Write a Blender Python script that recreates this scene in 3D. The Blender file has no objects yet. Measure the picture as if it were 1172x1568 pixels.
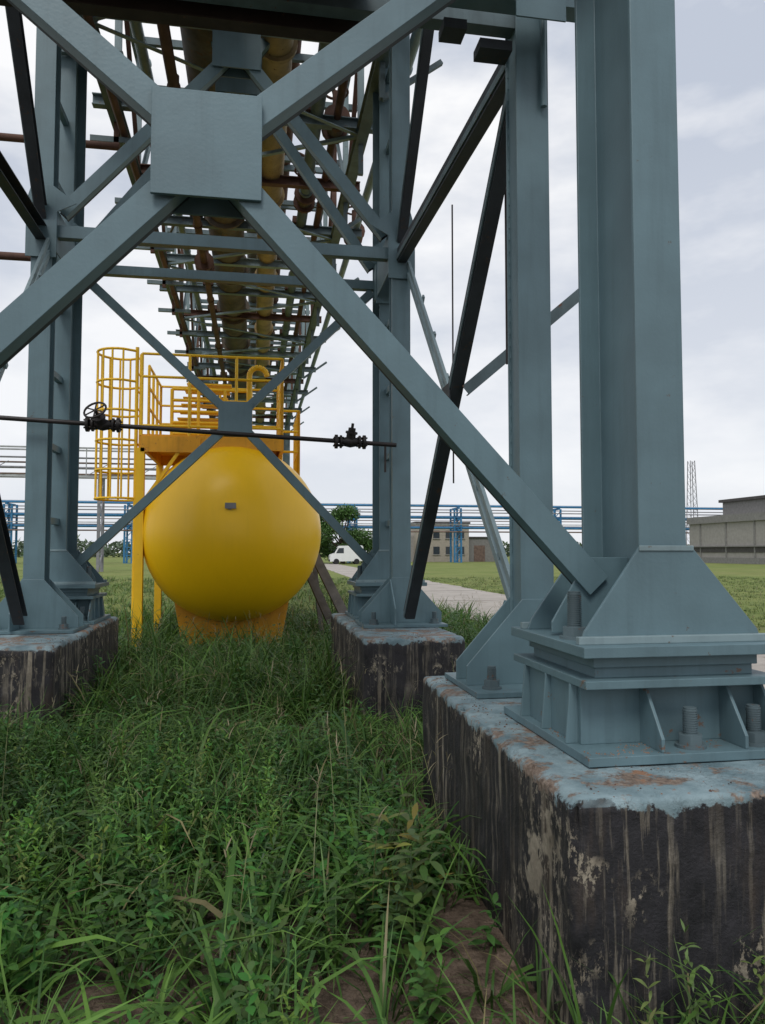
import bpy, bmesh, math, random
import numpy as np
from mathutils import Vector, noise as mn
random.seed(7); rng=np.random.default_rng(11)
scene=bpy.context.scene
V=Vector
# ------------------------------------------------------------ materials
def newmat(name):
    m=bpy.data.materials.new(name); m.use_nodes=True
    nt=m.node_tree; b=nt.nodes['Principled BSDF']
    return m,nt,b
def N(nt,t,**k):
    n=nt.nodes.new(t)
    for a,v in k.items(): setattr(n,a,v)
    return n
def noise(nt,co,scale,detail=3,rough=.55,mapscale=None):
    if mapscale:
        mp=N(nt,'ShaderNodeMapping'); mp.inputs['Scale'].default_value=mapscale
        nt.links.new(co,mp.inputs['Vector']); co=mp.outputs[0]
    n=N(nt,'ShaderNodeTexNoise'); n.inputs['Scale'].default_value=scale
    n.inputs['Detail'].default_value=detail; n.inputs['Roughness'].default_value=rough
    nt.links.new(co,n.inputs['Vector']); return n.outputs['Fac']
def ramp(nt,f,a,b,ca=(0,0,0,1),cb=(1,1,1,1)):
    r=N(nt,'ShaderNodeValToRGB'); e=r.color_ramp.elements
    e[0].position=a;e[0].color=ca;e[1].position=b;e[1].color=cb
    nt.links.new(f,r.inputs[0]); return r.outputs[0]
def mix(nt,f,a,b,mode='MIX'):
    m=N(nt,'ShaderNodeMix',data_type='RGBA',blend_type=mode)
    for s,v in ((0,f),(6,a),(7,b)):
        if isinstance(v,(int,float)): m.inputs[s].default_value=v
        elif isinstance(v,tuple): m.inputs[s].default_value=(*v[:3],1)
        else: nt.links.new(v,m.inputs[s])
    return m.outputs[2]
def math_(nt,op,a,b=0.0):
    m=N(nt,'ShaderNodeMath',operation=op)
    for s,v in ((0,a),(1,b)):
        if isinstance(v,(int,float)): m.inputs[s].default_value=v
        else: nt.links.new(v,m.inputs[s])
    return m.outputs[0]
def co_(nt): return N(nt,'ShaderNodeTexCoord').outputs['Object']
def bump(nt,b,h,st=.2,dist=.01):
    n=N(nt,'ShaderNodeBump'); n.inputs['Strength'].default_value=st; n.inputs['Distance'].default_value=dist
    nt.links.new(h,n.inputs['Height']); nt.links.new(n.outputs[0],b.inputs['Normal'])
def paint(name,col,rough=.5,var=.25,rust=.0,rustcol=(.16,.07,.035),bst=.15,metal=0.,spec=.4,dscale=3.,far=False,streak=.38):
    m,nt,b=newmat(name); co=co_(nt)
    n1=noise(nt,co,dscale,3); c0=tuple(x*(1-var) for x in col); c1=tuple(min(1,x*(1+var)) for x in col)
    c=ramp(nt,n1,.3,.7,(*c0,1),(*c1,1))
    if not far:
        if streak>0:
            st=noise(nt,co,1.,3,.6,(16,16,1.1)); c=mix(nt,math_(nt,'MULTIPLY',ramp(nt,st,.5,.75),streak),c,tuple(x*.55 for x in col))
        if rust>0:
            r=noise(nt,co,11,6,.75); t=.72-rust*.3
            c=mix(nt,ramp(nt,r,t,t+.03),c,rustcol)
        if bst>0: bump(nt,b,noise(nt,co,60,1),bst,.004)
    nt.links.new(c,b.inputs['Base Color'])
    b.inputs['Roughness'].default_value=rough
    b.inputs['Metallic'].default_value=metal; b.inputs['Specular IOR Level'].default_value=spec
    return m
STEEL=paint('steel_grey_teal_paint',(.112,.184,.212),.46,.12,.16,(.10,.095,.085),spec=.5,streak=.3)
STEELD=paint('steel_near_black',(.030,.037,.044),.6,.25,.4,(.06,.04,.03))  # near-black base colour for longitudinal members, rear brace angles and small brackets
STEELB=paint('steel_paint_weathered',(.11,.155,.17),.6,.3,.3)
STEELL=paint('steel_paint_light',(.21,.285,.305),.5,.12,.3,(.12,.10,.08))
BASEM=paint('steel_base_paint',(.112,.182,.208),.48,.15,.33,(.15,.10,.075))
RUST=paint('rusty_steel',(.105,.055,.040),.8,.4,.2,(.05,.03,.025),.4)
DUST=paint('brown_grit',(.17,.115,.085),.9,.3,far=True)
DARKB=paint('dark_brown_deck',(.045,.035,.03),.8,.4,.2)
PIPEY=paint('pipe_ochre',(.34,.25,.12),.6,.3,.35,(.14,.08,.04))
PIPED=paint('pipe_dark',(.10,.085,.065),.7,.5,.5,(.16,.09,.05))
IRON=paint('black_iron',(.022,.018,.018),.5,.3,.3,(.06,.03,.022))
YEL=paint('yellow_tank_paint',(.93,.545,.006),.34,.03,.0,bst=.03,spec=.5,dscale=1.2,streak=.07)
YELR=paint('yellow_railing_paint',(.84,.51,.02),.45,.08,.2,(.5,.22,.03),streak=.2)
YELO=paint('orange_yellow_paint',(.72,.34,.02),.5,.15,.36,(.35,.13,.03))
BOLT=paint('bolt_grey',(.095,.135,.15),.5,.2,.38)
BLUE=paint('blue_pipe_paint',(.035,.17,.34),.6,.2,far=True)
WHITE=paint('white_grey_pipe',(.30,.31,.32),.6,.2,far=True)
GREYS=paint('grey_steel_far',(.2,.2,.22),.7,.2,far=True)
RUSTF=paint('rust_far',(.16,.11,.09),.8,.3,far=True)
WOOD=paint('weathered_plank',(.11,.10,.09),.8,.4,.2)
BEIGE=paint('beige_plaster',(.38,.34,.29),.9,.12,far=True)
BRICK=paint('grey_block_wall',(.21,.205,.20),.9,.15,far=True)
BAND=paint('pale_concrete_band',(.31,.295,.28),.9,.1,far=True)
ROOF=paint('dark_roof',(.075,.07,.07),.9,.2,far=True)
GLASS,nt,b=newmat('window_glass'); b.inputs['Base Color'].default_value=(.03,.04,.05,1); b.inputs['Roughness'].default_value=.15
VANW=paint('van_white_paint',(.75,.76,.77),.3,.03,far=True)
TYRE=paint('tyre_rubber',(.02,.02,.02),.8,.1,far=True)
def concmat():
    m,nt,b=newmat('bitumen_coated_concrete'); co=co_(nt)
    geo=N(nt,'ShaderNodeNewGeometry'); sx=N(nt,'ShaderNodeSeparateXYZ'); nt.links.new(geo.outputs['Normal'],sx.inputs[0])
    sp=N(nt,'ShaderNodeSeparateXYZ'); nt.links.new(co,sp.inputs[0])
    streak=ramp(nt,noise(nt,co,1.,6,.68,(24,24,1.2)),.50,.60)
    area=ramp(nt,noise(nt,co,1.9,2,.5,(1.6,1.6,.6)),.46,.62)
    s1=math_(nt,'MULTIPLY',streak,math_(nt,'ADD',math_(nt,'MULTIPLY',area,.72),.16))
    spk=ramp(nt,noise(nt,co,15,8,.78,(1.5,1.5,.9)),.535,.56)
    area2=ramp(nt,noise(nt,co,2.3,3,.6),.50,.58)
    s2=math_(nt,'MULTIPLY',spk,area2)
    f=math_(nt,'MAXIMUM',s1,s2)
    big=noise(nt,co,6,5,.7)
    conc=ramp(nt,big,.3,.7,(.14,.115,.085,1),(.42,.37,.29,1))
    blk=ramp(nt,big,.35,.7,(.006,.006,.008,1),(.028,.026,.031,1))
    brown=ramp(nt,noise(nt,co,1.,4,.6,(6,6,1.2)),.54,.70)
    blk=mix(nt,math_(nt,'MULTIPLY',brown,.6),blk,(.075,.052,.036))
    side=mix(nt,f,blk,conc)
    sp2=ramp(nt,noise(nt,co,1.15,5,.6),.655,.665)
    side=mix(nt,sp2,side,conc)
    pnt=ramp(nt,noise(nt,co,5,4,.6),.35,.65,(.11,.175,.20,1),(.26,.35,.38,1))
    ccol=ramp(nt,noise(nt,co,40,4,.7),.35,.65,(.09,.06,.045,1),(.27,.21,.165,1))
    top=mix(nt,ramp(nt,noise(nt,co,4.3,7,.75),.50,.56),pnt,ccol)
    orr=ramp(nt,noise(nt,co,3.1,6,.65),.62,.65)
    top=mix(nt,orr,top,(.27,.15,.09))
    edge=math_(nt,'ADD',sp.outputs[2],math_(nt,'MULTIPLY',noise(nt,co,6,6,.75),.22))
    em=ramp(nt,math_(nt,'SUBTRACT',edge,.87),.0,.010)
    tm=ramp(nt,sx.outputs[2],.55,.75)
    c=mix(nt,math_(nt,'MAXIMUM',em,tm),side,top)
    nt.links.new(c,b.inputs['Base Color']); b.inputs['Roughness'].default_value=.72
    bump(nt,b,math_(nt,'ADD',noise(nt,co,28,5,.75),math_(nt,'MULTIPLY',f,.5)),.7,.012)
    return m
CONC=concmat()
# ------------------------------------------------------------ mesh builder
class MB:
    def __init__(s): s.v=[];s.f=[];s.m=[];s.mats=[];s.sm=[]
    def mi(s,mat):
        if mat not in s.mats: s.mats.append(mat)
        return s.mats.index(mat)
    def add(s,vs,fs,mat,smooth=False):
        o=len(s.v); s.v+= [tuple(x) for x in vs]; k=s.mi(mat)
        for f in fs: s.f.append([i+o for i in f]); s.m.append(k); s.sm.append(smooth)
    def prism(s,pts,vec,mat):
        n=len(pts); vec=V(vec); a=[V(p) for p in pts]; b=[p+vec for p in a]
        fs=[list(range(n))[::-1],[n+i for i in range(n)]]+[[i,(i+1)%n,n+(i+1)%n,n+i] for i in range(n)]
        s.add(a+b,fs,mat)
    def box(s,x0,x1,y0,y1,z0,z1,mat):
        s.prism([(x0,y0,z0),(x1,y0,z0),(x1,y1,z0),(x0,y1,z0)],(0,0,z1-z0),mat)
    def beam(s,p0,p1,prof,mat,u=(1,0,0),off=(0,0),flip=True):
        p0=V(p0);p1=V(p1); d=(p1-p0).normalized(); u=V(u); u=(u-d*u.dot(d)).normalized(); v=d.cross(u)
        if flip and v.z<-1e-6: v=-v
        s.prism([p0+u*(a+off[0])+v*(c+off[1]) for a,c in prof],p1-p0,mat)
    def cyl(s,p0,p1,r,mat,n=12,r1=None,cap=True):
        p0=V(p0);p1=V(p1); r1=r if r1 is None else r1; d=(p1-p0).normalized()
        u=d.cross(V((0,0,1))); u=V((1,0,0)) if u.length<1e-3 else u.normalized(); v=d.cross(u)
        vs=[p0+(u*math.cos(t)+v*math.sin(t))*r for t in [2*math.pi*i/n for i in range(n)]]
        vs+=[p1+(u*math.cos(t)+v*math.sin(t))*r1 for t in [2*math.pi*i/n for i in range(n)]]
        s.add(vs,[[i,(i+1)%n,n+(i+1)%n,n+i] for i in range(n)],mat,True)
        if cap: s.add(vs,[list(range(n))[::-1],[n+i for i in range(n)]],mat)
    def path(s,pts,r,mat,n=8):
        for a,c in zip(pts,pts[1:]): s.cyl(a,c,r,mat,n)
    def torus(s,c,ax,R,r,mat,n=20,k=6):
        c=V(c);d=V(ax).normalized(); u=d.cross(V((0,0,1))); u=V((1,0,0)) if u.length<1e-3 else u.normalized(); v=d.cross(u)
        vs=[];fs=[]
        for i in range(n):
            t=2*math.pi*i/n; e=u*math.cos(t)+v*math.sin(t)
            for j in range(k):
                q=2*math.pi*j/k; vs.append(c+e*(R+r*math.cos(q))+d*(r*math.sin(q)))
        for i in range(n):
            for j in range(k): fs.append([i*k+j,((i+1)%n)*k+j,((i+1)%n)*k+(j+1)%k,i*k+(j+1)%k])
        s.add(vs,fs,mat,True)
    def revolve(s,prof,c,mat,n=64):
        c=V(c);vs=[];fs=[]
        for y,r in prof:
            for i in range(n):
                t=2*math.pi*i/n; vs.append(c+V((r*math.cos(t),y,r*math.sin(t))))
        for a in range(len(prof)-1):
            for i in range(n): fs.append([a*n+i,a*n+(i+1)%n,(a+1)*n+(i+1)%n,(a+1)*n+i])
        s.add(vs,fs,mat,True)
    def build(s,name,parent=None,bevel=0,weld=False):
        me=bpy.data.meshes.new(name); me.from_pydata(s.v,[],s.f)
        for m in s.mats: me.materials.append(m)
        me.polygons.foreach_set('material_index',s.m); me.polygons.foreach_set('use_smooth',s.sm)
        bm=bmesh.new(); bm.from_mesh(me)
        if weld: bmesh.ops.remove_doubles(bm,verts=bm.verts,dist=1e-5)
        bmesh.ops.recalc_face_normals(bm,faces=bm.faces); bm.to_mesh(me); bm.free()
        o=bpy.data.objects.new(name,me); scene.collection.objects.link(o)
        if parent: o.parent=parent
        if bevel:
            md=o.modifiers.new('bevel','BEVEL'); md.width=bevel; md.segments=2; md.limit_method='ANGLE'; md.angle_limit=math.radians(50)
        return o
def empty(name):
    e=bpy.data.objects.new(name,None); scene.collection.objects.link(e); e.empty_display_size=.2; return e
def R(w,h): return [(-w/2,-h/2),(w/2,-h/2),(w/2,h/2),(-w/2,h/2)]
def I(w,h,tf,tw):
    a=w/2;c=h/2;t=tw/2
    return [(-a,-c),(a,-c),(a,-c+tf),(t,-c+tf),(t,c-tf),(a,c-tf),(a,c),(-a,c),(-a,c-tf),(-t,c-tf),(-t,-c+tf),(-a,-c+tf)]
def L(leg,face,t):
    f=face/2
    return [(0,-f),(leg,-f),(leg,-f+t),(t,-f+t),(t,f),(0,f)]
def Cc(w,h,t):
    f=h/2
    return [(0,-f),(w,-f),(w,-f+t),(t,-f+t),(t,f-t),(w,f-t),(w,f),(0,f)]
def bolt(mb,x,y,z,r=.028,h=.15):
    mb.cyl((x,y,z),(x,y,z+.012),r*2.1,BOLT,18)
    mb.cyl((x,y,z+.012),(x,y,z+.05),r*1.75,BOLT,6)
    k=int((h-.05)/.009)
    for i in range(k):
        mb.cyl((x,y,z+.05+i*.009),(x,y,z+.0545+i*.009),r,BOLT,14); mb.cyl((x,y,z+.0545+i*.009),(x,y,z+.059+i*.009),r*.86,BOLT,14,cap=False)
    mb.cyl((x,y,z+.05+k*.009),(x,y,z+.054+k*.009),r*.9,BOLT,14)
# ------------------------------------------------------------ support tower
tower=empty('steel_support_tower')
XR,XL=1.65,-2.12; XC=(XR+XL)/2+.03
FD=-.065   # far frame stands slightly to the left
TOPZ=10.2
mb=MB()
for cx0 in (XR,XL):
    for y in (3.145,9.25):
        cx=cx0+(FD if y>6 else 0)
        mb.beam((cx,y,1.238),(cx,y,TOPZ),I(.21,.55,.02,.014),STEEL,flip=False)
    for y in (4.37,8.22):
        cx=cx0+(FD if y>6 else 0)
        mb.beam((cx,y,.835),(cx,y,TOPZ),I(.205,.2,.012,.012),STEEL,flip=False)
        mb.box(cx-.0865,cx-.0765,y-.0875,y+.0875,.84,TOPZ,STEEL)
        if y<5:
            z=1.0
            while z<5.2:
                xx=cx-.088
                mb.cyl((xx,y-.089,z),(xx,y-.089,z+.045),.006,STEEL,5); mb.cyl((xx,y+.089,z),(xx,y+.089,z+.045),.006,STEEL,5)
                z+=.075
mb.build('columns',tower,.004)
mb=MB()
def foot_shoe(mb,cx,cy):
    z=.803
    mb.box(cx-.425,cx+.46,cy-.47,cy+.5,z,z+.035,BASEM)
    for sy in (-1,1):
        y=cy+sy*.27
        mb.box(cx-.37,cx+.40,y-.012,y+.012,z+.035,z+.27,BASEM)
        for dx in (-.12,.23,.385):
            x=cx+dx
            mb.prism([(x,y+sy*.012,z+.27),(x,y+sy*.05,z+.27),(x,y+sy*.18,z+.085),(x,y+sy*.18,z+.035),(x,y+sy*.012,z+.035)],(.014,0,0),BASEM)
        bolt(mb,cx+.04,cy+sy*.38,z+.035)
        if sy>0: bolt(mb,cx-.30,cy+sy*.385,z+.035)
        bolt(mb,cx+.315,cy+sy*.38,z+.035)
    for sx in (-1,1):
        x=cx+sx*.372
        for dy in (-.255,0,.255):
            mb.prism([(x,cy+dy,z+.27),(x+sx*.03,cy+dy,z+.27),(x+sx*.05,cy+dy,z+.035),(x,cy+dy,z+.035)],(0,.014,0),BASEM)
        mb.box(x-.008,x+.008,cy-.257,cy+.257,z+.035,z+.27,BASEM)
    mb.box(cx-.40,cx+.43,cy-.40,cy+.42,z+.27,z+.302,BASEM)
    mb.box(cx-.33,cx+.35,cy-.33,cy+.33,z+.302,z+.345,BASEM)
    mb.box(cx-.345,cx+.36,cy-.35,cy+.35,z+.345,z+.39,STEEL)
    mb.box(cx-.41,cx+.45,cy-.41,cy+.42,z+.39,z+.432,STEEL)
    zz=z+.432
    for sy in (-1,1):
        y=cy+sy*.283
        mb.prism([(cx-.375,y,zz),(cx+.42,y,zz),(cx+.40,y,zz+.05),(cx+.115,y,zz+.385),(cx-.115,y,zz+.385),(cx-.355,y,zz+.05)],(0,sy*.016,0),STEEL)
        mb.box(cx-.12,cx+.12,y+sy*.0165 if sy>0 else y-.022,y+.022 if sy>0 else y-.0165,zz+.368,zz+.39,STEELL)
        mb.box(cx-.395,cx+.44,y+sy*.017 if sy>0 else y-.05,y+.05 if sy>0 else y-.017,zz,zz+.03,STEELL)
    for sx in (-1,1):
        mb.prism([(cx+sx*.012,cy,zz+.012),(cx+sx*.37,cy,zz+.012),(cx+sx*.37,cy,zz+.06),(cx+sx*.2,cy,zz+.34),(cx+sx*.012,cy,zz+.34)],(0,.014,0),STEEL)
        bolt(mb,cx+sx*.32,cy-.12,zz,.03,.2)
def foot_gusset(mb,cx,cy,sgn):
    z=.803
    mb.box(cx-.45,cx+.45,cy-.36,cy+.36,z,z+.03,BASEM)
    for dy in (-.105,.105):
        y=cy+dy
        mb.prism([(cx-.44,y,z+.03),(cx+.44,y,z+.03),(cx+.44,y,z+.14),(cx+.1,y,z+.52),(cx-.1,y,z+.52),(cx-.44,y,z+.14)],(0,.014 if dy>0 else -.014,0),STEEL)
    mb.prism([(cx-.12,cy+sgn*.12,z+.03),(cx-.12,cy+sgn*.42,z+.03),(cx-.12,cy+sgn*.42,z+.2),(cx-.12,cy+sgn*.12,z+.5)],(-.014,0,0),STEEL)
    for a in (-1,1):
        for c in (-1,1): bolt(mb,cx+a*.33,cy+c*.24,z+.03,.026,.13)
for cx in (XR,XL):
    foot_shoe(mb,cx,3.145); foot_shoe(mb,cx+FD,9.25)
    foot_gusset(mb,cx,4.37,1); foot_gusset(mb,cx+FD,8.22,-1)
mb.build('column_bases',tower,.003)
mb=MB()
def xbrace(y,cz,zlo,zhi,face=.115,leg=.09,plate=.24,inset=.16,dx=0):
    xc=XC+dx*.5
    for sx in (-1,1):
        for zt in (zlo,zhi):
            ex=((XR-inset) if sx>0 else (XL+inset))+dx
            oy=0 if (sx>0)==(zt==zlo) else .016
            c=V((xc,y+oy,cz)); e=V((ex,y+oy,zt)); d=(e-c).normalized()
            mb.beam(c+d*.03,e,L(leg,face,.012),STEEL,u=(0,1,0))
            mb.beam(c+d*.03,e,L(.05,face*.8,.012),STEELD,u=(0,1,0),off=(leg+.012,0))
    mb.box(xc-plate,xc+plate,y-.022,y-.004,cz-plate,cz+plate,STEEL)
    mb.box(xc-plate,xc+plate,y+leg+.065,y+leg+.08,cz-plate,cz+plate,STEEL)
xbrace(3.12,3.27,1.45,4.72,plate=.222)
xbrace(9.2,3.2,1.45,4.85,plate=.2,face=.10,dx=FD)
xbrace(9.2,7.5,5.15,9.8,plate=.28,dx=FD)
xbrace(8.2,7.15,5.15,9.3,plate=.26,face=.13,dx=FD)
for y,hh_ in ((3.14,.2),(4.37,.2),(8.22,.13),(9.25,.11)):
    dx=FD if y>6 else 0
    mb.beam((XL+.02+dx,y,4.93),(XR-.02+dx,y,4.93),Cc(.1,hh_,.01),STEEL if y!=4.37 else STEELB,u=(0,1,0),off=(-.05,0))
    mb.beam((XL+.02+dx,y,9.9),(XR-.02+dx,y,9.9),Cc(.12,.24,.01),STEELB,u=(0,1,0),off=(-.05,0))
for cx,s in ((XR,-1),(XL,1)):
    cf=cx+FD
    for y in (8.10,8.96):
        mb.prism([(cf-.15,y,4.62),(cf+.15,y,4.62),(cf+.15,y,5.1),(cf+.34 if s>0 else cf+.15,y,5.2),(cf+.1,y,5.38),(cf-.1,y,5.38),(cf-.15 if s>0 else cf-.34,y,5.2),(cf-.15,y,5.1)],(0,-.012,0),STEEL)
    # dark longitudinal members: plain channels, web outward
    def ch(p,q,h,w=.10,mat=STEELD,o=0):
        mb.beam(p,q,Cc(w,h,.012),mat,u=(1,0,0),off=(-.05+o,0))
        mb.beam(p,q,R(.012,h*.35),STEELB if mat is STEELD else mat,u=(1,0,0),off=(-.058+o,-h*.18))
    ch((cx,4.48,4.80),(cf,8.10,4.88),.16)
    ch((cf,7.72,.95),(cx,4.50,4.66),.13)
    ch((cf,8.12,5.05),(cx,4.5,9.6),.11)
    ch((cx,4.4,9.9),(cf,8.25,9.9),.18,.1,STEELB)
    for oy in (-.05,.05):
        mb.beam((cf+.055,8.12,4.76),(cx+.055,4.68,1.05),R(.03,.055),STEELL,u=(1,0,0),off=(.02,oy))
    for k in range(1,7):
        t=k/7; y=8.12+(4.68-8.12)*t; z=4.76+(1.05-4.76)*t
        mb.beam((cx+.07,y-.02,z-.02),(cx+.07,y+.02,z+.02),R(.02,.10),STEELL,u=(1,0,0))
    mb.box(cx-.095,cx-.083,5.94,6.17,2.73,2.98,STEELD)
    for zz in (1.9,2.7,3.5,4.3,5.6,6.5,7.4,8.3,9.2):
        mb.box(cf-.03,cf+.03,8.325,8.97,zz,zz+.07,STEEL)
        if zz>4: mb.box(cx-.03,cx+.03,3.425,4.265,zz+1.2,zz+1.27,STEEL)
    mb.box(cf-.14,cf-.128,8.15,9.2,4.7,5.15,STEEL); mb.box(cf+.128,cf+.14,8.15,9.2,4.7,5.15,STEEL)
mb.beam((1.67,5.85,2.9),(3.25,5.85,4.25),L(.07,.09,.01),STEELB,u=(0,1,0))
mb.beam((3.3,5.85,0),(3.3,5.85,TOPZ),I(.15,.15,.012,.01),STEEL,flip=False)
mb.cyl((1.72,6.43,2.2),(1.72,6.43,4.7),.008,IRON,6); mb.cyl((1.72,4.98,2.9),(1.72,4.98,4.7),.01,IRON,6)
mb.cyl((1.71,4.24,4.3),(1.71,4.24,9),.02,STEEL,8)
mb.build('bracing',tower,.002)
mb=MB()
mb.box(XL+.11,.62,3.95,4.6,4.94,5.02,DARKB)
for y in (3.98,4.52): mb.beam((XL+.1,y,4.86),(.62,y,4.86),I(.1,.16,.012,.01),DARKB,u=(0,1,0))
mb.box(.62,XR+.25,4.0,4.12,4.76,4.95,STEEL); mb.box(1.45,1.75,3.985,3.997,4.66,4.95,STEEL)
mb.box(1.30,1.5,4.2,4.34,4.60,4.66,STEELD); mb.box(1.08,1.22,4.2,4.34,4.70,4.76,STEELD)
for k in range(7): mb.box(XL+.3+k*.42,XL+.36+k*.42,3.3,3.95,4.95,5.03,RUST)
mb.build('walkway_deck',tower)
# ------------------------------------------------------------ foundations
def block(x0,x1,y0,y1,h=.8,seed=0,st=.035,skew=0):
    def grid(n0,n1): return max(2,int(round((n1-n0)/st)))
    bm=bmesh.new()
    nx,ny,nz=grid(x0,x1),grid(y0,y1),grid(-.15,h)
    vmap={}
    def vert(i,j,k):
        key=(i,j,k)
        if key in vmap: return vmap[key]
        p=V((x0+(x1-x0)*i/nx,y0+(y1-y0)*j/ny,-.15+(h+.15)*k/nz))
        ex=min(p.x-x0,x1-p.x);ey=min(p.y-y0,y1-p.y);ez=h-p.z
        n1=mn.fractal(p*4+V((seed,0,0)),1,2,4); n2=mn.noise(p*1.7+V((0,seed,0)))
        q=p.copy()
        near=sum(1 for e in (ex,ey,ez) if e<1e-4)
        if near>=2:
            amt=.007+max(0,n1)*.036+max(0,n2)*.02
            q.x+= (amt if p.x-x0<1e-4 else -amt if x1-p.x<1e-4 else 0)
            q.y+= (amt if p.y-y0<1e-4 else -amt if y1-p.y<1e-4 else 0)
            if ez<1e-4: q.z-=amt*.8
        else:
            k2=n1*.008
            if ex<1e-4: q.x+=k2
            if ey<1e-4: q.y+=k2
            if ez<1e-4: q.z-=abs(k2)*.6
            if ez<1e-4 and min(ex,ey)<.04: q.z-=.005
        q.x+=skew*(p.y-y0)/(y1-y0)
        vmap[key]=bm.verts.new(q); return vmap[key]
    def quad(a,b_,c,d): bm.faces.new((vert(*a),vert(*b_),vert(*c),vert(*d))).smooth=True
    for i in range(nx):
        for j in range(ny): quad((i,j,nz),(i+1,j,nz),(i+1,j+1,nz),(i,j+1,nz))
        for k in range(nz):
            quad((i,0,k),(i+1,0,k),(i+1,0,k+1),(i,0,k+1)); quad((i,ny,k),(i,ny,k+1),(i+1,ny,k+1),(i+1,ny,k))
    for j in range(ny):
        for k in range(nz):
            quad((0,j,k),(0,j,k+1),(0,j+1,k+1),(0,j+1,k)); quad((nx,j,k),(nx,j+1,k),(nx,j+1,k+1),(nx,j,k+1))
    bmesh.ops.recalc_face_normals(bm,faces=bm.faces)
    me=bpy.data.meshes.new('block'); bm.to_mesh(me); bm.free(); me.materials.append(CONC)
    e=empty('concrete_foundation_block')
    o=bpy.data.objects.new('block',me); scene.collection.objects.link(o); o.parent=e
    m=MB()
    for _ in range(1500):
        px=random.uniform(x0+.09,x1-.03);py=random.uniform(y0+.03,y1-.03)
        if mn.noise(V((px*3,py*3,seed)))<-.05: continue
        r=random.uniform(.002,.009); z=h-.004
        vs=[(px+random.uniform(.6,1)*r,py,z),(px,py+random.uniform(.6,1.2)*r,z),(px-r,py,z),(px,py-r,z),(px,py,z+r*.9)]
        m.add(vs,[[0,1,4],[1,2,4],[2,3,4],[3,0,4]],random.choice([RUST,DUST,DUST,BRICK,DARKB]))
    m.build('grit_debris',e)
    return e
BL=[(1.015,2.32,2.34,4.86),(1.0,1.97,6.95,9.95),(-2.78,-1.66,6.8,9.95),(-2.72,-1.56,2.28,4.88)]
for i,(a,c,d,e_) in enumerate(BL): block(a,c,d,e_,.8,i*7.3,.024 if i==0 else .04,.07 if i==0 else 0)
m=MB()
for _ in range(1500):
    px=random.uniform(1.24,2.08);py=random.uniform(2.70,3.6); z=.838
    if abs(py-2.875)<.02: continue
    if mn.noise(V((px*5,py*5,2)))<-.02: continue
    r=random.uniform(.002,.006)
    m.add([(px+r,py,z),(px,py+r,z),(px-r,py,z),(px,py-r,z),(px,py,z+r)],[[0,1,4],[1,2,4],[2,3,4],[3,0,4]],DUST)
m.build('grit_flakes',tower)
# ------------------------------------------------------------ small valve pipe
vp=empty('small_bore_valve_pipe')
mb=MB()
zp=lambda x: 2.86-.045*(x+1)
yp=7.98
mb.cyl((-7,yp,zp(-7)),(1.50,yp,zp(1.50)),.024,IRON,10)
def gate_valve(x,wh):
    z=zp(x)
    for dx,w,r in ((-.15,.03,.075),(-.1,.02,.07),(.1,.02,.07),(.15,.03,.075)):
        mb.cyl((x+dx-w/2,yp,z),(x+dx+w/2,yp,z),r,IRON,14)
        for k in range(4):
            a=k*math.pi/2+.78
            mb.cyl((x+dx-.03,yp+math.cos(a)*.055,z+math.sin(a)*.055),(x+dx+.03,yp+math.cos(a)*.055,z+math.sin(a)*.055),.01,IRON,6)
    mb.cyl((x-.1,yp,z),(x,yp,z),.04,IRON,12,.062); mb.cyl((x,yp,z),(x+.1,yp,z),.062,IRON,12,.04)
    ax=V((-.25,-.75,.6)).normalized() if wh else V((.1,-.3,.9)).normalized(); c=V((x,yp,z))
    mb.cyl(c,c+ax*.09,.05,IRON,12); mb.cyl(c+ax*.09,c+ax*.11,.065,IRON,12); mb.cyl(c+ax*.11,c+ax*.2,.016,IRON,8)
    if wh:
        w=c+ax*.2; mb.torus(w,ax,.11,.011,IRON); 
        u=ax.cross(V((1,0,0))).normalized(); v=ax.cross(u)
        for k in range(3):
            a=k*math.pi/3; e=u*math.cos(a)+v*math.sin(a); mb.cyl(w-e*.11,w+e*.11,.008,IRON,6)
    else:
        mb.cyl(c+ax*.11,c+ax*.15,.04,IRON,10)
gate_valve(-1.52,True); gate_valve(1.0,False)
mb.cyl((1.38,yp,zp(1.4)-.3),(1.38,yp,zp(1.4)),.012,IRON,8)
mb.build('pipe_and_gate_valves',vp)
# ------------------------------------------------------------ tank
tank=empty('yellow_storage_tank')
TX,TY,TZ,TR=-.34,12.35,1.90,1.41
mb=MB(); prof=[]
for k in range(0,25):
    a=math.pi/2*k/24; prof.append((-1.0*math.cos(a),max(.0005,TR*math.sin(a))))
prof+= [(y,TR) for y in (.04,.05,2.5,5,7.5)]
for k in range(1,25):
    a=math.pi/2*k/24; prof.append((7.5+1.0*math.sin(a),max(.0005,TR*math.cos(a))))
mb.revolve(prof,(TX,TY,TZ),YEL,72)
mb.build('shell',tank,weld=True)
mb=MB()
for yy in (.12,6.4):
    pts=[(TX+1.0*TR*math.cos(a),TY+yy,TZ+1.0*TR*math.sin(a)) for a in [math.radians(230+ (310-230)*i/20) for i in range(21)]]
    pts+=[(TX+.78,TY+yy,.12),(TX-.78,TY+yy,.12)]
    mb.prism(pts,(0,.3,0),YELO)
    mb.box(TX-.85,TX+.85,TY+yy-.1,TY+yy+.4,-.05,.12,CONC)
yh=TY-1.0*math.sqrt(1-(.36/TR)**2)
mb.cyl((TX-.02,yh+.05,TZ+.37),(TX-.02,yh-.03,TZ+.37),.05,GREYS,14); mb.box(TX-.09,TX+.07,yh-.045,yh-.03,TZ+.335,TZ+.42,GREYS); 
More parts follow.
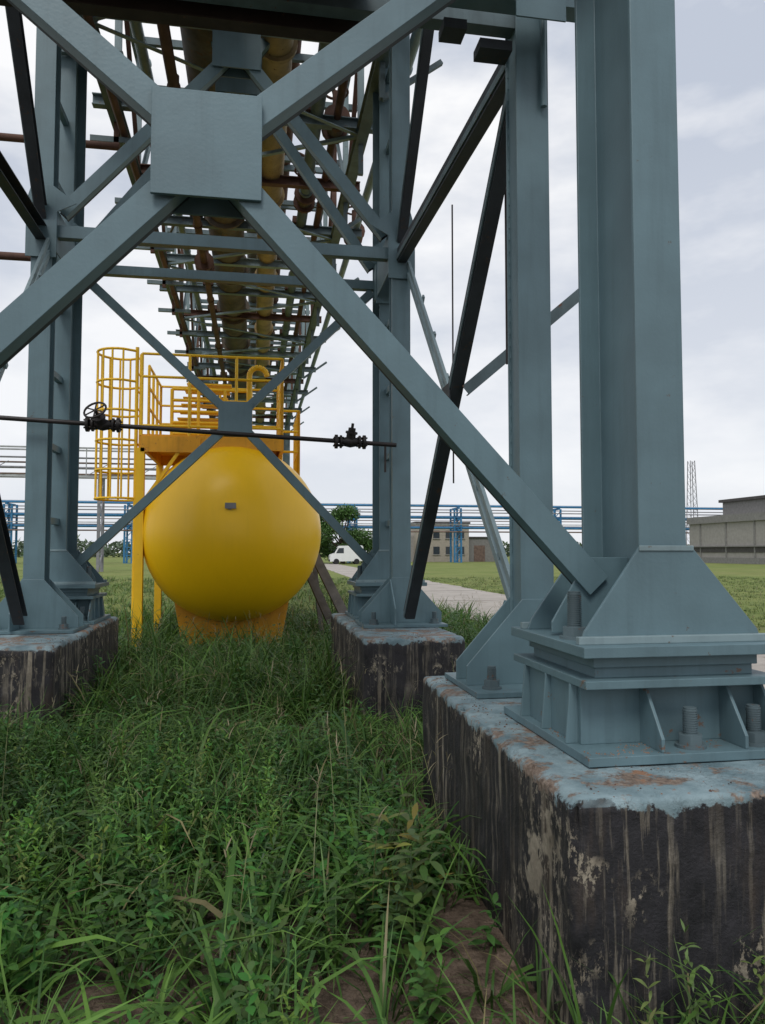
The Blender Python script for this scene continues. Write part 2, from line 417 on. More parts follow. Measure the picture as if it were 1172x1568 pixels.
mb.cyl((TX+.4,TY+1.5,TZ+TR-.1),(TX+.4,TY+1.5,TZ+TR+.35),.13,YELR,18); mb.cyl((TX+.4,TY+1.5,TZ+TR+.35),(TX+.4,TY+1.5,TZ+TR+.4),.2,YELR,18)
for yy in (.05,2.5,5,7.5): mb.torus((TX,TY+yy,TZ),(0,1,0),TR,.007,YEL,72,6)
mb.build('saddles_and_fittings',tank)
plat=empty('yellow_access_platform'); mb=MB()
px0,px1,py0,py1,dz=-1.74,.42,12.1,14.5,3.40
mb.box(px0,px1,py0,py1,dz-.02,dz+.02,YELO)
for (a,c) in (((px0,py0),(px1,py0)),((px0,py1),(px1,py1)),((px0,py0),(px0,py1)),((px1,py0),(px1,py1))):
    mb.beam((a[0],a[1],dz-.1),(c[0],c[1],dz-.1),R(.06,.2),YELO,u=(1,0,0) if a[0]==c[0] else (0,1,0))
mb.box(px0,px0+.9,py0-.06,py0-.035,dz-.26,dz-.02,YELO)
def rail(a,c,z0,h,n,bars=(1.,.72,.45,.12),m=YELR,r=.024):
    a=V((*a,z0));c=V((*c,z0))
    for i in range(n+1):
        p=a.lerp(c,i/n); mb.cyl(p,p+V((0,0,h)),r,m,8)
    for f in bars: mb.cyl(a+V((0,0,h*f)),c+V((0,0,h*f)),r*.9,m,8)
H=1.28
rail((px0,py0),(px1,py0),dz,H,3,(1.,.72,.12)); rail((px0,py1),(px1,py1),dz,H,4); rail((px1,py0),(px1,py1),dz,H,3); rail((px0,py0+.8),(px0,py1),dz,H,3)
rail((px0+.35,py0+1.0),(px1-.5,py0+1.0),dz,.95,3,(1,.8,.6,.4,.2),YELR,.03)
for y in (py0,py1): mb.beam((px0,y,0),(px0,y,dz-.2),R(.12,.12),YELR)
mb.beam((px1,py1,0),(px1,py1,dz-.2),R(.1,.1),YELR)
mb.beam((px0,py0,2.3),(px0+.6,py0,dz-.2),R(.05,.05),YELR,u=(0,1,0))
gx,gy=-.10,12.35
pts=[(gx,gy,dz)]+[(gx,gy,dz+1.0)]+[(gx+.14-.14*math.cos(t),gy,dz+1.05+.14*math.sin(t)) for t in [math.pi*i/8 for i in range(9)]]
mb.path(pts,.045,YELR,10)
for k in range(9): mb.box(-1.4+k*.03,-.65+k*.03,13.2,13.45,dz+.1+k*.12,dz+.125+k*.12,YELR)
rail((px1+.03,13.2),(px1+.33,13.2),2.75,1.3,1); rail((px1+.33,13.2),(px1+.33,14.6),2.75,1.3,3); mb.box(px1-.1,px1+.36,13.15,14.6,2.71,2.75,YELO)
for y in (13.25,14.5): mb.beam((px1+.3,y,2.7),(TX+.9,y,TZ+1.05),R(.05,.05),YELR,u=(0,1,0))
mb.build('platform_and_railings',plat)
lad=empty('yellow_caged_ladder'); mb=MB()
lx=-1.82; cy=12.35
for dy in (-.22,.22): mb.cyl((lx,cy+dy,0),(lx,cy+dy,4.78),.028,YELR,8)
for k in range(16): mb.cyl((lx,cy-.22,.2+k*.28),(lx,cy+.22,.2+k*.28),.014,YELR,6)
hz=[2.42,2.86,3.32,3.78,4.24,4.72]
arc=[math.radians(75+210*i/16) for i in range(17)]
cp=[(lx-.28+.35*math.cos(a),cy+.35*math.sin(a)) for a in arc]
for z in hz: mb.path([(lx,cy+.22,z)]+[(x,y,z) for x,y in cp]+[(lx,cy-.22,z)],.02,YELR,6)
for i in range(0,17,2): mb.cyl((cp[i][0],cp[i][1],2.42),(cp[i][0],cp[i][1],4.72),.016,YELR,6)
mb.build('ladder_and_cage',lad)
pk=empty('leaning_planks'); mb=MB()
mb.beam((1.02,13.4,1.6),(1.66,11.6,.05),R(.16,.05),WOOD); mb.beam((.92,13.9,1.35),(1.42,11.9,.0),R(.14,.05),WOOD); mb.beam((1.1,14.2,1.5),(1.2,13.4,0),R(.08,.08),WOOD)
mb.build('planks',pk)
# ------------------------------------------------------------ overhead rack
rack=empty('overhead_pipe_rack'); mb=MB()
RX0,RX1,RZ0,RZ1=-1.95,1.5,7.7,9.9; RY0,RY1=9.6,38.
for y0_,y1_ in ((RY0,RY1),(3.0,RY0)):
    for x in (RX0,RX1):
        for z in (RZ0,RZ1):
            mb.beam((x,y0_,z),(x,y1_,z),I(.16,.2,.015,.012),STEELB,u=(1,0,0))
y=3.2; i=0; sp=1.9
while y<RY1:
    e=.55 if i%2==0 else .25
    mt=[STEELB,RUST,STEELB,STEELL][i%4]
    mb.beam((RX0-e*.6,y,RZ0+.2),(RX1+e,y,RZ0+.2),I(.12,.16,.014,.01),mt,u=(0,1,0))
    mb.beam((RX0-.2,y,RZ1-.6),(RX1+.2,y,RZ1-.6),R(.08,.10),STEELB,u=(0,1,0))
    mb.beam((RX0-.1,y,RZ1+.2),(RX1+.3,y,RZ1+.2),R(.08,.12),STEELB,u=(0,1,0))
    for x in (RX0,RX1):
        mb.beam((x,y,RZ0),(x,y,RZ1),R(.09,.09),STEELL if i%3 else RUST)
        a,b_=(RZ0,RZ1) if i%2 else (RZ1,RZ0)
        if y+sp<RY1: mb.beam((x,y,a),(x,y+sp,b_),L(.07,.08,.01),STEELB if i%2 else RUST,u=(1,0,0))
    if y+sp<RY1:
        a,b_=(RX0,RX1) if i%2 else (RX1,RX0)
        mb.beam((a,y,RZ0+.02),(b_,y+sp,RZ0+.02),L(.05,.06,.01),STEELL,u=(0,0,1))
    if i%2: mb.beam((RX1,y,RZ0-.55),(RX1+.75,y,RZ0-.0),R(.06,.06),STEELB,u=(0,1,0))
    mb.beam((RX1,y,RZ0-.55),(RX1,y,RZ0),R(.07,.07),STEELB)
    mb.beam((RX0,y,RZ0-.45),(RX0,y,RZ0),R(.07,.07),RUST)
    mb.beam((RX0-.35,y,RZ0-.35),(RX0+.4,y,RZ0-.35),R(.07,.08),STEELB,u=(0,1,0))
    for x in (-.65,.15,-1.15,.8):
        mb.box(x-.12,x+.12,y-.12,y+.12,RZ0+.3,RZ0+.42,RUST)
    for _ in range(2):
        xx=random.uniform(RX0,RX1); zz=random.uniform(RZ0+.4,RZ1)
        mb.cyl((xx,y+random.uniform(0,1),zz),(xx+random.uniform(-.5,.5),y+random.uniform(0,1.5),zz+random.uniform(-.4,.7)),random.uniform(.02,.05),random.choice([RUST,STEELB,PIPED,STEELL]),8)
    y+=sp;i+=1
def lp(x,z,r,m,fl=4.2):
    mb.cyl((x,3.1,z),(x,RY1+1,z),r,m,20)
    yy=3.7+random.random()*2
    while yy<RY1:
        mb.cyl((x,yy-.03,z),(x,yy+.03,z),r*1.25,m,20); yy+=fl
lp(.22,8.12,.22,PIPEY); lp(-.62,8.2,.36,PIPED,3.1); lp(-1.08,7.62,.07,RUST); lp(-1.5,8.1,.07,STEELL); lp(.85,8.02,.1,STEELB); lp(1.15,8.0,.06,RUST)
lp(1.95,8.05,.07,STEELL); lp(-.1,10.3,.18,PIPED); lp(-1.85,7.45,.05,RUST); lp(.6,10.25,.12,RUST); lp(-1.95,10.15,.08,STEELL)
for (x,yy,z) in ((1.95,7.2,8.05),(1.15,11,8.0),(.85,13.5,8.02),(-1.5,12,8.1),(-1.08,16,7.62),(1.95,15,8.05)):
    mb.cyl((x,yy-.2,z),(x,yy-.14,z),.2,RUST,14); mb.cyl((x,yy+.14,z),(x,yy+.2,z),.2,RUST,14); mb.cyl((x,yy-.15,z),(x,yy+.15,z),.13,PIPED,12)
    mb.cyl((x,yy,z-.05),(x,yy,z+.5),.05,RUST,8); mb.torus((x,yy,z+.5),(0,0,1),.18,.02,RUST)
for z,yy in ((7.0,10.3),(5.35,10.1)): mb.cyl((-14,yy,z),(XL+.3,yy,z),.05,RUST,10)
for k in range(2): mb.cyl((-1.1+k*.4,10.2,6.9),(-1.1+k*.4,10.2,8),.05,RUST,8)
for y in (36,38):
    for x in (RX0,RX1): mb.beam((x,y,0),(x,y,RZ0),I(.25,.3,.02,.015),STEELB,flip=False)
    mb.beam((RX0,y,.5),(RX1,y,7.5),R(.1,.1),STEELB,u=(0,1,0)); mb.beam((RX1,y+.12,.5),(RX0,y+.12,7.5),R(.1,.1),STEELB,u=(0,1,0))
mb.build('truss_and_pipes',rack)
# ------------------------------------------------------------ background structures
br=empty('blue_pipe_rack'); mb=MB(); Y=108
x=-110.5
while x<75:
    for dx in (0,1.0):
        for dy in (0,2.2): mb.beam((x+dx,Y+dy,0),(x+dx,Y+dy,8),R(.24,.24),BLUE)
    for k in range(7): mb.beam((x,Y,k*1.1),(x+1.0,Y,k*1.1+1.1),R(.1,.1),BLUE,u=(0,1,0)); mb.beam((x,Y,k*1.1),(x+1,Y,k*1.1),R(.1,.1),BLUE,u=(0,1,0))
    for z in (8,6.3,4.8): mb.beam((x+.5,Y-.8,z),(x+.5,Y+3,z),R(.25,.25),BLUE)
    x+=15.5
for z,r,m,dy in ((8.3,.16,BLUE,0),(8.4,.2,WHITE,1),(7.85,.07,GREYS,2.2),(6.6,.2,BLUE,.2),(6.7,.22,GREYS,1.3),(6.1,.06,RUSTF,0),(5.1,.17,BLUE,.3),(5.2,.25,GREYS,1.2),(5.6,.06,WHITE,-.5),(4.5,.1,RUSTF,-.5),(7.3,.08,GREYS,-.5)):
    mb.cyl((-112,Y+dy,z),(75,Y+dy,z),r,m,8)
mb.build('frames_and_pipes',br)
pb=empty('lattice_pipe_bridge'); mb=MB(); Y=62
for z in (7.5,9.7):
    for dy in (0,1.6): mb.beam((-70,Y+dy,z),(-2,Y+dy,z),R(.12,.12),WHITE,u=(0,1,0))
x=-70
while x<-3:
    mb.beam((x,Y,7.5),(x,Y,9.7),R(.07,.07),WHITE); mb.beam((x,Y,7.5),(x+1.9,Y,8.6),R(.05,.05),GREYS,u=(0,1,0)); x+=3.8
for z,r,m in ((8.2,.10,GREYS),(8.6,.07,RUSTF),(9.0,.07,GREYS),(7.7,.07,RUSTF)): mb.cyl((-70,Y+.8,z),(-2,Y+.8,z),r,m,8)
for x in (-54,-38,-27,-12,-4):
    for dy in (0,1.6): mb.beam((x,Y+dy,0),(x,Y+dy,7.5),R(.22,.22),GREYS)
    for k in range(5): mb.beam((x,Y,k*1.4),(x,Y+1.6,k*1.4+1.4),R(.1,.1),GREYS)
mb.build('bridge_truss',pb)
wh=empty('long_industrial_building'); mb=MB()
mb.box(63.5,86,40,103,0,5.6,BAND); mb.box(63.2,86.2,39.8,103.2,5.6,6.6,BRICK); mb.box(63.35,63.49,40,103,0,.8,BRICK); mb.box(67,84,44,100,6.6,8.7,BRICK); mb.box(66.6,84.4,43.6,100.4,8.7,9.1,ROOF)
mb.box(63.42,63.49,40.2,102.8,1.5,2.2,ROOF); mb.box(63.2,63.49,40,103,2.25,2.4,BRICK)
yy=46
while yy<101:
    mb.box(63.38,63.49,yy,yy+.25,.8,5.6,BRICK); yy+=6
for yy in (50,74): mb.box(63.25,63.34,yy,yy+3,0,3.1,ROOF)
mb.build('walls_and_roof',wh)
bh=empty('beige_workshop_building'); mb=MB()
mb.box(25,33.5,116,124,0,6,BEIGE); mb.box(24.8,33.7,115.8,124.2,6,6.3,ROOF); mb.box(33.5,38,117,123,0,3.8,BRICK); mb.box(33.5,38.2,116.8,123.2,3.8,4.0,ROOF)
mb.box(20.5,25,118,124,0,4.2,BAND)
for k in range(4): 
    for z in (1.2,3.7): mb.box(25.7+k*2,26.7+k*2,115.93,116.02,z,z+1.2,GLASS); mb.box(25.6+k*2,26.8+k*2,115.85,116.0,z-.12,z,BAND)
mb.box(34.6,36.4,116.93,117.02,0,2.6,RUSTF)
mb.build('walls_and_windows',bh)
lm=empty('lattice_mast'); mb=MB()
mx,my=92,148; hh=21
for sx in (-1,1):
    for sy in (-1,1): mb.beam((mx+sx*1.0,my+sy*1.0,0),(mx+sx*.5,my+sy*.5,hh),R(.12,.12),GREYS)
for k in range(14):
    t=k/14;w=1.0-.5*t;w2=1.0-.5*(k+1)/14
    for a in ((-1,-1,1,-1),(1,-1,1,1),(-1,-1,-1,1)):
        mb.beam((mx+a[0]*w,my+a[1]*w,hh*t),(mx+a[2]*w2,my+a[3]*w2,hh*(k+1)/14),R(.06,.06),GREYS)
        mb.beam((mx+a[0]*w,my+a[1]*w,hh*t),(mx+a[2]*w,my+a[3]*w,hh*t),R(.06,.06),GREYS)
mb.build('mast_frame',lm)
ap=empty('antenna_poles'); mb=MB()
for x,y,h in ((75,96,12.5),(77,93,11),(80,90,12),(83,92,13),(74,80,10.6)):
    mb.cyl((x,y,7),(x,y,h),.07,GREYS,6); mb.cyl((x-.6,y,h-.8),(x+.6,y,h-.8),.05,GREYS,6)
mb.build('poles',ap)
van=empty('white_van'); mb=MB(); vx,vy=9.5,96
side=[(0,.35),(0,1.1),(.1,1.25),(.55,1.4),(1.0,2.15),(1.25,2.35),(4.1,2.4),(4.25,2.2),(4.3,.4)]
mb.prism([(vx+a,vy,b_) for a,b_ in side],(0,1.8,0),VANW)
mb.prism([(vx+.75,vy-.012,1.4),(vx+1.1,vy-.012,2.05),(vx+1.75,vy-.012,2.08),(vx+1.75,vy-.012,1.4)],(0,.01,0),GLASS)
mb.prism([(vx+.53,vy+.1,1.42),(vx+.53,vy+1.7,1.42),(vx+.96,vy+1.7,2.13),(vx+.96,vy+.1,2.13)],(-.015,0,.01),GLASS)
mb.box(vx-.06,vx+.02,vy+.1,vy+1.7,.35,.6,TYRE)
for a in (.8,3.4):
    for yy in (vy-.03,vy+1.63): mb.cyl((vx+a,yy,.36),(vx+a,yy+.2,.36),.36,TYRE,18)
mb.build('body_and_wheels',van,.03)
# ------------------------------------------------------------ ground and road
def groundmat():
    m,nt,b=newmat('meadow_soil'); co=co_(nt)
    g=ramp(nt,noise(nt,co,.35,6,.7),.3,.7,(.12,.165,.045,1),(.23,.26,.09,1))
    s=ramp(nt,noise(nt,co,9,5,.7),.35,.65,(.06,.045,.034,1),(.20,.15,.115,1))
    sp=N(nt,'ShaderNodeSeparateXYZ'); nt.links.new(co,sp.inputs[0])
    f=ramp(nt,math_(nt,'ADD',math_(nt,'MULTIPLY',sp.outputs[1],.05),math_(nt,'MULTIPLY',noise(nt,co,1.2,4),.5)),.72,1.15)
    pat=ramp(nt,noise(nt,co,.09,3),.45,.7)
    g=mix(nt,math_(nt,'MULTIPLY',pat,.4),g,(.25,.23,.10))
    nt.links.new(mix(nt,f,s,g),b.inputs['Base Color']); b.inputs['Roughness'].default_value=.95; b.inputs['Specular IOR Level'].default_value=.1
    bump(nt,b,noise(nt,co,25,4,.7),.8,.03); return m
m=MB(); G=groundmat()
m.add([(-700,-200,0),(700,-200,0),(700,1200,0),(-700,1200,0)],[[0,1,2,3]],G); m.build('ground')
mr,nt,b=newmat('concrete_road'); co=co_(nt)
c=ramp(nt,noise(nt,co,1.3,6,.7),.3,.7,(.31,.28,.245,1),(.46,.42,.38,1)); c=mix(nt,ramp(nt,noise(nt,co,.8,5,.7),.6,.68),c,(.2,.175,.13))
nt.links.new(c,b.inputs['Base Color']); b.inputs['Roughness'].default_value=.9; bump(nt,b,noise(nt,co,30,3,.7),.4,.01)
m=MB(); vs=[];fs=[]
ys=np.arange(-20,101,1.0)
for yy in ys:
    a=5.05+mn.noise(V((0,yy*.6,0)))*.22+ (0.03*max(0,yy-20)); c_=9.0+mn.noise(V((5,yy*.6,0)))*.25+.02*max(0,yy-20)
    vs+=[(a,yy,.012),(c_,yy,.012)]
for k in range(len(ys)-1): fs.append([2*k,2*k+1,2*k+3,2*k+2])
m.add(vs,fs,mr)
jt=paint('road_joint',(.10,.09,.075),.9,.2,0,far=True)
for yy in range(-18,98,6):
    m.box(5.3+.03*max(0,yy-20),8.7+.02*max(0,yy-20),yy,yy+.05,.012,.0165,jt)
m.build('road')
# ------------------------------------------------------------ vegetation
class Rib:
    def __init__(s): s.v=[];s.l=[];s.st=[];s.c=[];s.nv=0;s.nl=0
    def add(s,P,phi,p0,c,Ln,W,prof,col,g0=.7,twist=None):
        n=len(Ln);K=len(prof); pos=P.astype(float).copy()
        h=np.stack([np.cos(phi),np.sin(phi)],1); sd=np.stack([-np.sin(phi),np.cos(phi),np.zeros(n)],1)
        if twist is not None: sd=sd*np.cos(twist)[:,None]+np.array([0,0,1])*np.sin(twist)[:,None]
        out=np.zeros((n,2*K+1,3)); cc=np.zeros((n,2*K+1,4)); cc[:,:,3]=1
        for k in range(K+1):
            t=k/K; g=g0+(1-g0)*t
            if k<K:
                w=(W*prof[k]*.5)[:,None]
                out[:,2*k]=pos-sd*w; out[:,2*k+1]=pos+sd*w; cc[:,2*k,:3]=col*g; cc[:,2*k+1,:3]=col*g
                pt=p0-c*((k+.5)/K); st=Ln/K
                pos=pos+np.stack([h[:,0]*np.cos(pt)*st,h[:,1]*np.cos(pt)*st,np.sin(pt)*st],1)
            else: out[:,2*K]=pos; cc[:,2*K,:3]=col*g
        base=s.nv+np.arange(n)[:,None]*(2*K+1)
        loc=[];lens=[]
        for k in range(K-1): loc+=[2*k,2*k+1,2*k+3,2*k+2]; lens.append(4)
        loc+=[2*K-2,2*K-1,2*K]; lens.append(3)
        s.l.append((base+np.array(loc)[None]).ravel())
        tot=len(loc); stt=np.concatenate([[0],np.cumsum(lens)[:-1]])
        s.st.append((s.nl+np.arange(n)[:,None]*tot+stt[None]).ravel())
        s.v.append(out.reshape(-1,3)); s.c.append(cc.reshape(-1,4)); s.nv+=n*(2*K+1); s.nl+=n*tot
        return pos
    def build(s,name,mat,parent=None):
        me=bpy.data.meshes.new(name); v=np.concatenate(s.v); l=np.concatenate(s.l); st=np.concatenate(s.st); c=np.concatenate(s.c)
        me.vertices.add(len(v)); me.vertices.foreach_set('co',v.ravel().astype(np.float32))
        me.loops.add(len(l)); me.loops.foreach_set('vertex_index',l.astype(np.int32))
        me.polygons.add(len(st)); me.polygons.foreach_set('loop_start',st.astype(np.int32))
        me.update(calc_edges=True)
        a=me.attributes.new('Col','FLOAT_COLOR','POINT'); a.data.foreach_set('color',c.ravel().astype(np.float32))
        me.polygons.foreach_set('use_smooth',np.ones(len(st),bool))
        me.materials.append(mat); o=bpy.data.objects.new(name,me); scene.collection.objects.link(o)
        if parent: o.parent=parent
        return o
def leafmat(name,rough=.45,tr=.3):
    m,nt,b=newmat(name); at=N(nt,'ShaderNodeAttribute'); at.attribute_name='Col'
    nt.links.new(at.outputs['Color'],b.inputs['Base Color']); b.inputs['Roughness'].default_value=rough; b.inputs['Specular IOR Level'].default_value=.35
    t=N(nt,'ShaderNodeBsdfTranslucent'); nt.links.new(at.outputs['Color'],t.inputs['Color'])
    ms=N(nt,'ShaderNodeMixShader'); ms.inputs[0].default_value=tr
    nt.links.new(b.outputs[0],ms.inputs[1]); nt.links.new(t.outputs[0],ms.inputs[2]); nt.links.new(ms.outputs[0],nt.nodes['Material Output'].inputs[0]); return m
LEAF=leafmat('grass_leaf')
def nz(x,y,s,o=0):
    return (np.sin(x*s+o)+np.sin(y*s*1.3+o*2.1)+np.sin((x+y)*s*.7+o*.7)+np.sin((x-y)*s*1.9+o))/4
bare=[(.70,3.0,.30),(.30,2.60,.26),(-.55,2.70,.18),(-2.3,5.1,.22),(.8,2.4,.22)]
def ok(x,y):
    k=np.ones(len(x),bool)
    for a,c,d,e in BL: k&=~((x>a-.03)&(x<c+.03)&(y>d-.03)&(y<e+.03))
    edge=.16*nz(x,y,3.)
    k&=~((x>5.15+edge+.03*np.maximum(0,y-20))&(x<8.9+edge+.02*np.maximum(0,y-20))&(y<100))
    for bx,by,r in bare: k&=~((((x-bx)**2+(y-by)**2)<(r*(1+.35*nz(x,y,9.)))**2)&(rng.random(len(x))<.86))
    return k
def tufts(rb,x0,x1,y0,y1,dens,nb,Lr,Wr,spread,K=4,dry=.05,bright=1.,pitch=(1.05,1.5),curl=(.5,2.3),warm=0.):
    n=int((x1-x0)*(y1-y0)*dens/nb); x=rng.uniform(x0,x1,n); y=rng.uniform(y0,y1,n)
    k=ok(x,y); x=x[k];y=y[k]; 
    cl=nz(x,y,2.3,1.); k=rng.random(len(x))<(.76+.45*cl); x=x[k];y=y[k]
    tl=(1+.42*nz(x,y,1.7,4.))*rng.uniform(.6,1.35,len(x)); th=nz(x,y,1.1,2.)*.5+rng.normal(0,.4,len(x))
    X=np.repeat(x,nb);Yv=np.repeat(y,nb);TL=np.repeat(tl,nb);TH=np.repeat(th,nb); n=len(X)
    phi=rng.uniform(0,2*np.pi,n); rr=rng.uniform(0,spread,n)
    P=np.stack([X+rr*np.cos(phi),Yv+rr*np.sin(phi),np.full(n,-.01)],1)
    Ln=rng.uniform(*Lr,n)*TL; W=rng.uniform(*Wr,n)*rng.uniform(.6,1.3,n)
    a=np.array([.040,.110,.026]);b_=np.array([.165,.315,.060]);yl=np.array([.33,.29,.14])
    f=np.clip(.42+.42*TH+rng.normal(0,.2,n),0,1)[:,None]; col=(a*(1-f)+b_*f)*bright
    col=col*(1-warm)+np.array([.22,.26,.09])*warm
    d=rng.random(n)<dry; col[d]=yl*rng.uniform(.6,1.1,(d.sum(),1))
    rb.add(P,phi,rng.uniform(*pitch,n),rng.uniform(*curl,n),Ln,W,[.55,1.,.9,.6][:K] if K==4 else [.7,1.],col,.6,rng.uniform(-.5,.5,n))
gr=Rib()
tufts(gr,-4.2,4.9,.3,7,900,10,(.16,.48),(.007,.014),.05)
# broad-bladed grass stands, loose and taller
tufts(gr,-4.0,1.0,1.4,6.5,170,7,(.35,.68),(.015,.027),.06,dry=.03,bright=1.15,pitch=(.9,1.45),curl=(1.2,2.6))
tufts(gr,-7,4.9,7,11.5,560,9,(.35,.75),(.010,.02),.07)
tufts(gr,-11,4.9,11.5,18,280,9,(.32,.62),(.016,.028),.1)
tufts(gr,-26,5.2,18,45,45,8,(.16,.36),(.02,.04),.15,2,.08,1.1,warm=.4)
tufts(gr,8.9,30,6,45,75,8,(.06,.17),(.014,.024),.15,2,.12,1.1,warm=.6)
n=650; x=rng.uniform(-6,4.8,n);y=rng.uniform(2.2,16,n);k=ok(x,y);x=x[k];y=y[k];n=len(x)
P=np.stack([x,y,np.zeros(n)],1);phi=rng.uniform(0,6.28,n)
tip=gr.add(P,phi,rng.uniform(1.3,1.5,n),rng.uniform(.1,.7,n),rng.uniform(.45,.9,n),np.full(n,.004),[1,1,1,1],np.tile([.22,.24,.10],(n,1)),.7)
for j in range(5):
    gr.add(tip-np.array([0,0,.02*j]),phi+rng.normal(0,1.2,n),rng.uniform(.3,1.4,n),rng.uniform(.2,1,n),rng.uniform(.04,.1,n),np.full(n,.006),[.6,1,.7],np.tile([.30,.26,.16],(n,1)),.9)
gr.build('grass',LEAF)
wd=Rib()
def plants(xs,ys,hr,lr,wr,npair,colr,pit=(.1,.8)):
    for x,y in zip(xs,ys):
        ns=random.randint(1,3)
        for s_ in range(ns):
            h=random.uniform(*hr); ph=random.uniform(0,6.28); lean=random.uniform(.05,.3)
            col=np.array([[random.uniform(.75,1.25)*c for c in colr]])
            wd.add(np.array([[x,y,0.]]),np.array([ph]),np.array([1.5-lean]),np.array([lean]),np.array([h]),np.array([.007]),[1,1,1,1],col*.9)
            t=np.linspace(.2,1,npair)
            for q in range(2):
                n=npair; P=np.stack([x+np.cos(ph)*np.sin(lean)*h*t,y+np.sin(ph)*np.sin(lean)*h*t,h*np.cos(lean*.8)*t],1)
                a=ph+np.arange(n)*1.57+q*np.pi+rng.normal(0,.3,n)
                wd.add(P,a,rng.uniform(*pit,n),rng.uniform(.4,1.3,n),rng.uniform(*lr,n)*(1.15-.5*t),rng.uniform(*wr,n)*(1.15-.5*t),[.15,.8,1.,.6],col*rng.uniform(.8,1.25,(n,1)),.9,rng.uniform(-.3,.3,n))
n=1100; x=rng.uniform(-3.6,.95,n);y=rng.uniform(1.9,7.5,n);k=ok(x,y)&(nz(x,y,1.9,3.)>-.25); plants(x[k],y[k],(.12,.40),(.05,.11),(.02,.045),6,(.070,.17,.04))
n=420; x=rng.uniform(-3.6,.2,n);y=rng.uniform(1.9,6.0,n);k=ok(x,y)&(nz(x,y,1.3,6.)>-.1); plants(x[k],y[k],(.25,.5),(.04,.08),(.012,.02),10,(.15,.28,.06),(.4,1.2))
n=200; x=rng.uniform(-3.6,4.5,n);y=rng.uniform(7,14,n);k=ok(x,y); plants(x[k],y[k],(.4,.72),(.07,.13),(.02,.04),8,(.085,.18,.05))
plants([.80,.72,.60,.86,.74,.55,.66],[3.0,3.35,2.8,3.5,3.7,3.2,3.1],(.28,.48),(.12,.18),(.035,.055),5,(.085,.16,.045))
plants([.62,.78],[3.25,3.45],(.35,.5),(.13,.19),(.035,.05),4,(.20,.22,.06))
plants([1.35,1.5,1.62,1.2,1.42,1.7],[2.16,2.1,2.18,2.15,2.0,2.1],(.22,.45),(.05,.09),(.012,.02),9,(.16,.25,.06),(.4,1.2))
wd.build('weeds',LEAF)
m=MB()
for _ in range(900):
    bx,by,r=random.choice(bare); px=bx+random.uniform(-r,r)*1.2;py=by+random.uniform(-r,r)*1.2;q=random.uniform(.003,.015)
    m.add([(px+q,py,0),(px,py+q*.8,0),(px-q,py,0),(px,py-q,0),(px+q*.2,py,q*.8)],[[0,1,4],[1,2,4],[2,3,4],[3,0,4]],G)
m.build('soil_clods')
BARK=paint('bark',(.07,.05,.04),.9,.3,0,far=True)
def tree(name,x,y,h,w,nl=5200,leaf=.36,colr=(.09,.175,.05),low=.12):
    e=empty(name); mb=MB(); cs=[]
    mb.cyl((x,y,0),(x,y,h*.5),w*.045,BARK,8,w*.025)
    for i in range(18):
        a=random.uniform(0,6.28); z=random.uniform(low,.88)
        r=random.uniform(.05,.40)*w*(1.1-abs(z-.45)*1.1); c=V((x+r*math.cos(a),y+r*math.sin(a),z*h)); cs.append((c,random.uniform(.11,.2)*w))
        mb.cyl((x,y,z*h*.45),c,w*.018,BARK,6,w*.006)
    mb.build('trunk_and_limbs',e)
    rb=Rib(); per=nl//len(cs)
    for c,r in cs:
        d=rng.normal(0,1,(per,3)); d/=np.linalg.norm(d,axis=1)[:,None]; rad=r*rng.uniform(.4,1.1,(per,1)); P=np.array(c)+d*rad*np.array([1.1,1.1,.8])
        cf=random.uniform(.7,1.3)
        rb.add(P,rng.uniform(0,6.28,per),rng.uniform(-.8,1.,per),rng.uniform(-.5,.8,per),rng.uniform(.6,1.3,per)*leaf,rng.uniform(.4,.7,per)*leaf,[.5,1.],np.array(colr)*cf*rng.uniform(.7,1.3,(per,1)),.95,rng.uniform(-1,1,per))
    rb.build('crown',LEAF,e)
tree('broadleaf_tree',11.8,102,8.2,7.6,7500); tree('broadleaf_tree',8.6,104,7.4,5.5,4800); tree('broadleaf_tree',15,105,5.0,4.5,3500)
tree('broadleaf_tree',-46,116,6.,7); tree('broadleaf_tree',-31,118,5.6,6)
rb=Rib(); n=22000; x=rng.uniform(-260,300,n); hh=2.5+3.5*(.5+.5*nz(x,x*0,.11,1.))+1.5*nz(x,x*0,.5,2.)
P=np.stack([x,rng.uniform(225,240,n),rng.uniform(0,1,n)**.8*np.maximum(1.5,hh)],1)
rb.add(P,rng.uniform(0,6.28,n),rng.uniform(-.8,1,n),rng.uniform(-.5,.8,n),rng.uniform(.8,1.8,n),rng.uniform(.6,1.2,n),[.6,1.],np.array([.12,.17,.10])*rng.uniform(.6,1.3,(n,1)),.95,rng.uniform(-1,1,n))
rb.build('distant_trees',LEAF)
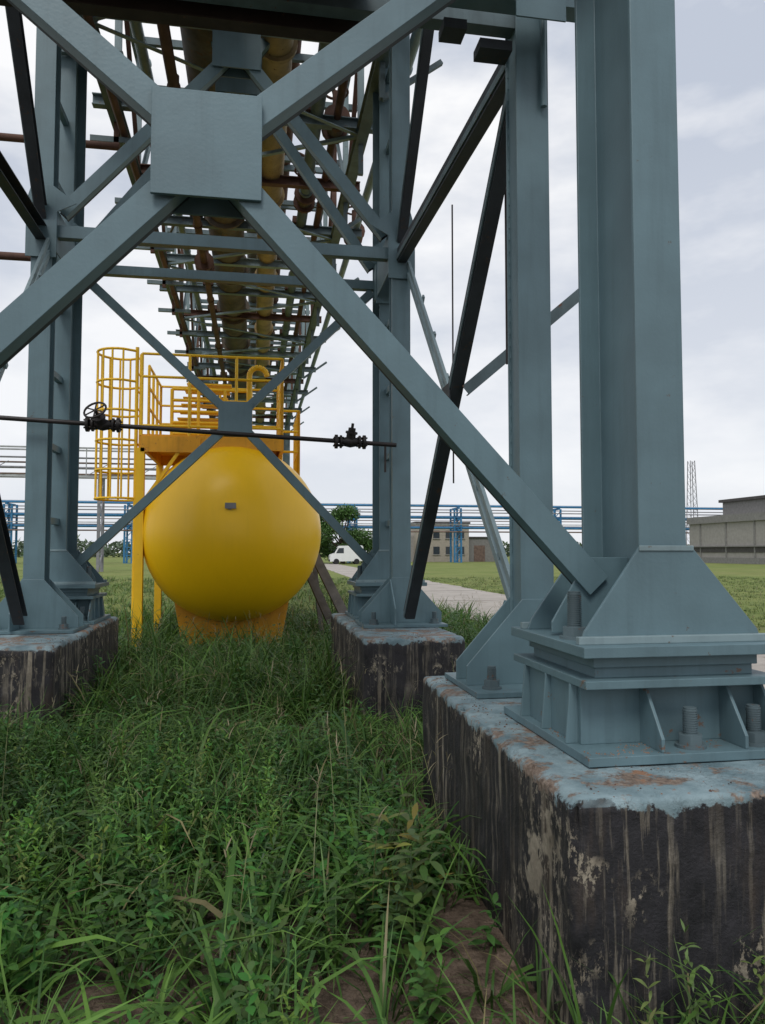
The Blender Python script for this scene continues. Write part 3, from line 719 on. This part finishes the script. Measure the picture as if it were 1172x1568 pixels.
# ------------------------------------------------------------ world, sun, camera
w=bpy.data.worlds.new('World'); scene.world=w; w.use_nodes=True; nt=w.node_tree
bg=nt.nodes['Background']; out=nt.nodes['World Output']
sky=N(nt,'ShaderNodeTexSky',sky_type='NISHITA'); sky.sun_disc=False; sky.sun_elevation=math.radians(52); sky.sun_rotation=math.radians(200)
nt.links.new(sky.outputs[0],bg.inputs[0]); bg.inputs[1].default_value=.09
tc=N(nt,'ShaderNodeTexCoord').outputs['Generated']
nn=noise(nt,tc,2.1,6,.56,(1,1,2.4))
cl=ramp(nt,nn,.40,.60,(.55,.60,.70,1),(1.0,1.0,1.01,1))
sp=N(nt,'ShaderNodeSeparateXYZ'); nt.links.new(tc,sp.inputs[0])
lowm=ramp(nt,sp.outputs[2],.0,.5,(.75,.75,.75,1),(0,0,0,1))
cl=mix(nt,lowm,cl,(.87,.89,.93))
b2=N(nt,'ShaderNodeBackground'); nt.links.new(cl,b2.inputs[0]); b2.inputs[1].default_value=1.04
ms=N(nt,'ShaderNodeMixShader'); ms.inputs[0].default_value=.93
nt.links.new(bg.outputs[0],ms.inputs[1]); nt.links.new(b2.outputs[0],ms.inputs[2]); nt.links.new(ms.outputs[0],out.inputs[0])
sl=bpy.data.lights.new('sun','SUN'); sl.energy=1.45; sl.angle=math.radians(20); sl.color=(1,.97,.92)
so=bpy.data.objects.new('sun',sl); scene.collection.objects.link(so)
az=math.radians(200); el=math.radians(52)
sd=V((math.sin(az)*math.cos(el),math.cos(az)*math.cos(el),math.sin(el)))
so.rotation_euler=sd.to_track_quat('Z','Y').to_euler()
cam=bpy.data.cameras.new('camera'); co=bpy.data.objects.new('camera',cam); scene.collection.objects.link(co)
cam.sensor_fit='VERTICAL'; cam.sensor_height=24; cam.lens=24*1160/1568; cam.clip_end=3000; cam.clip_start=.05
co.location=(0,0,1.6); co.rotation_euler=(math.radians(93),0,math.radians(-9.6))
scene.camera=co
scene.view_settings.view_transform='Standard'; scene.view_settings.look='None'; scene.view_settings.exposure=0
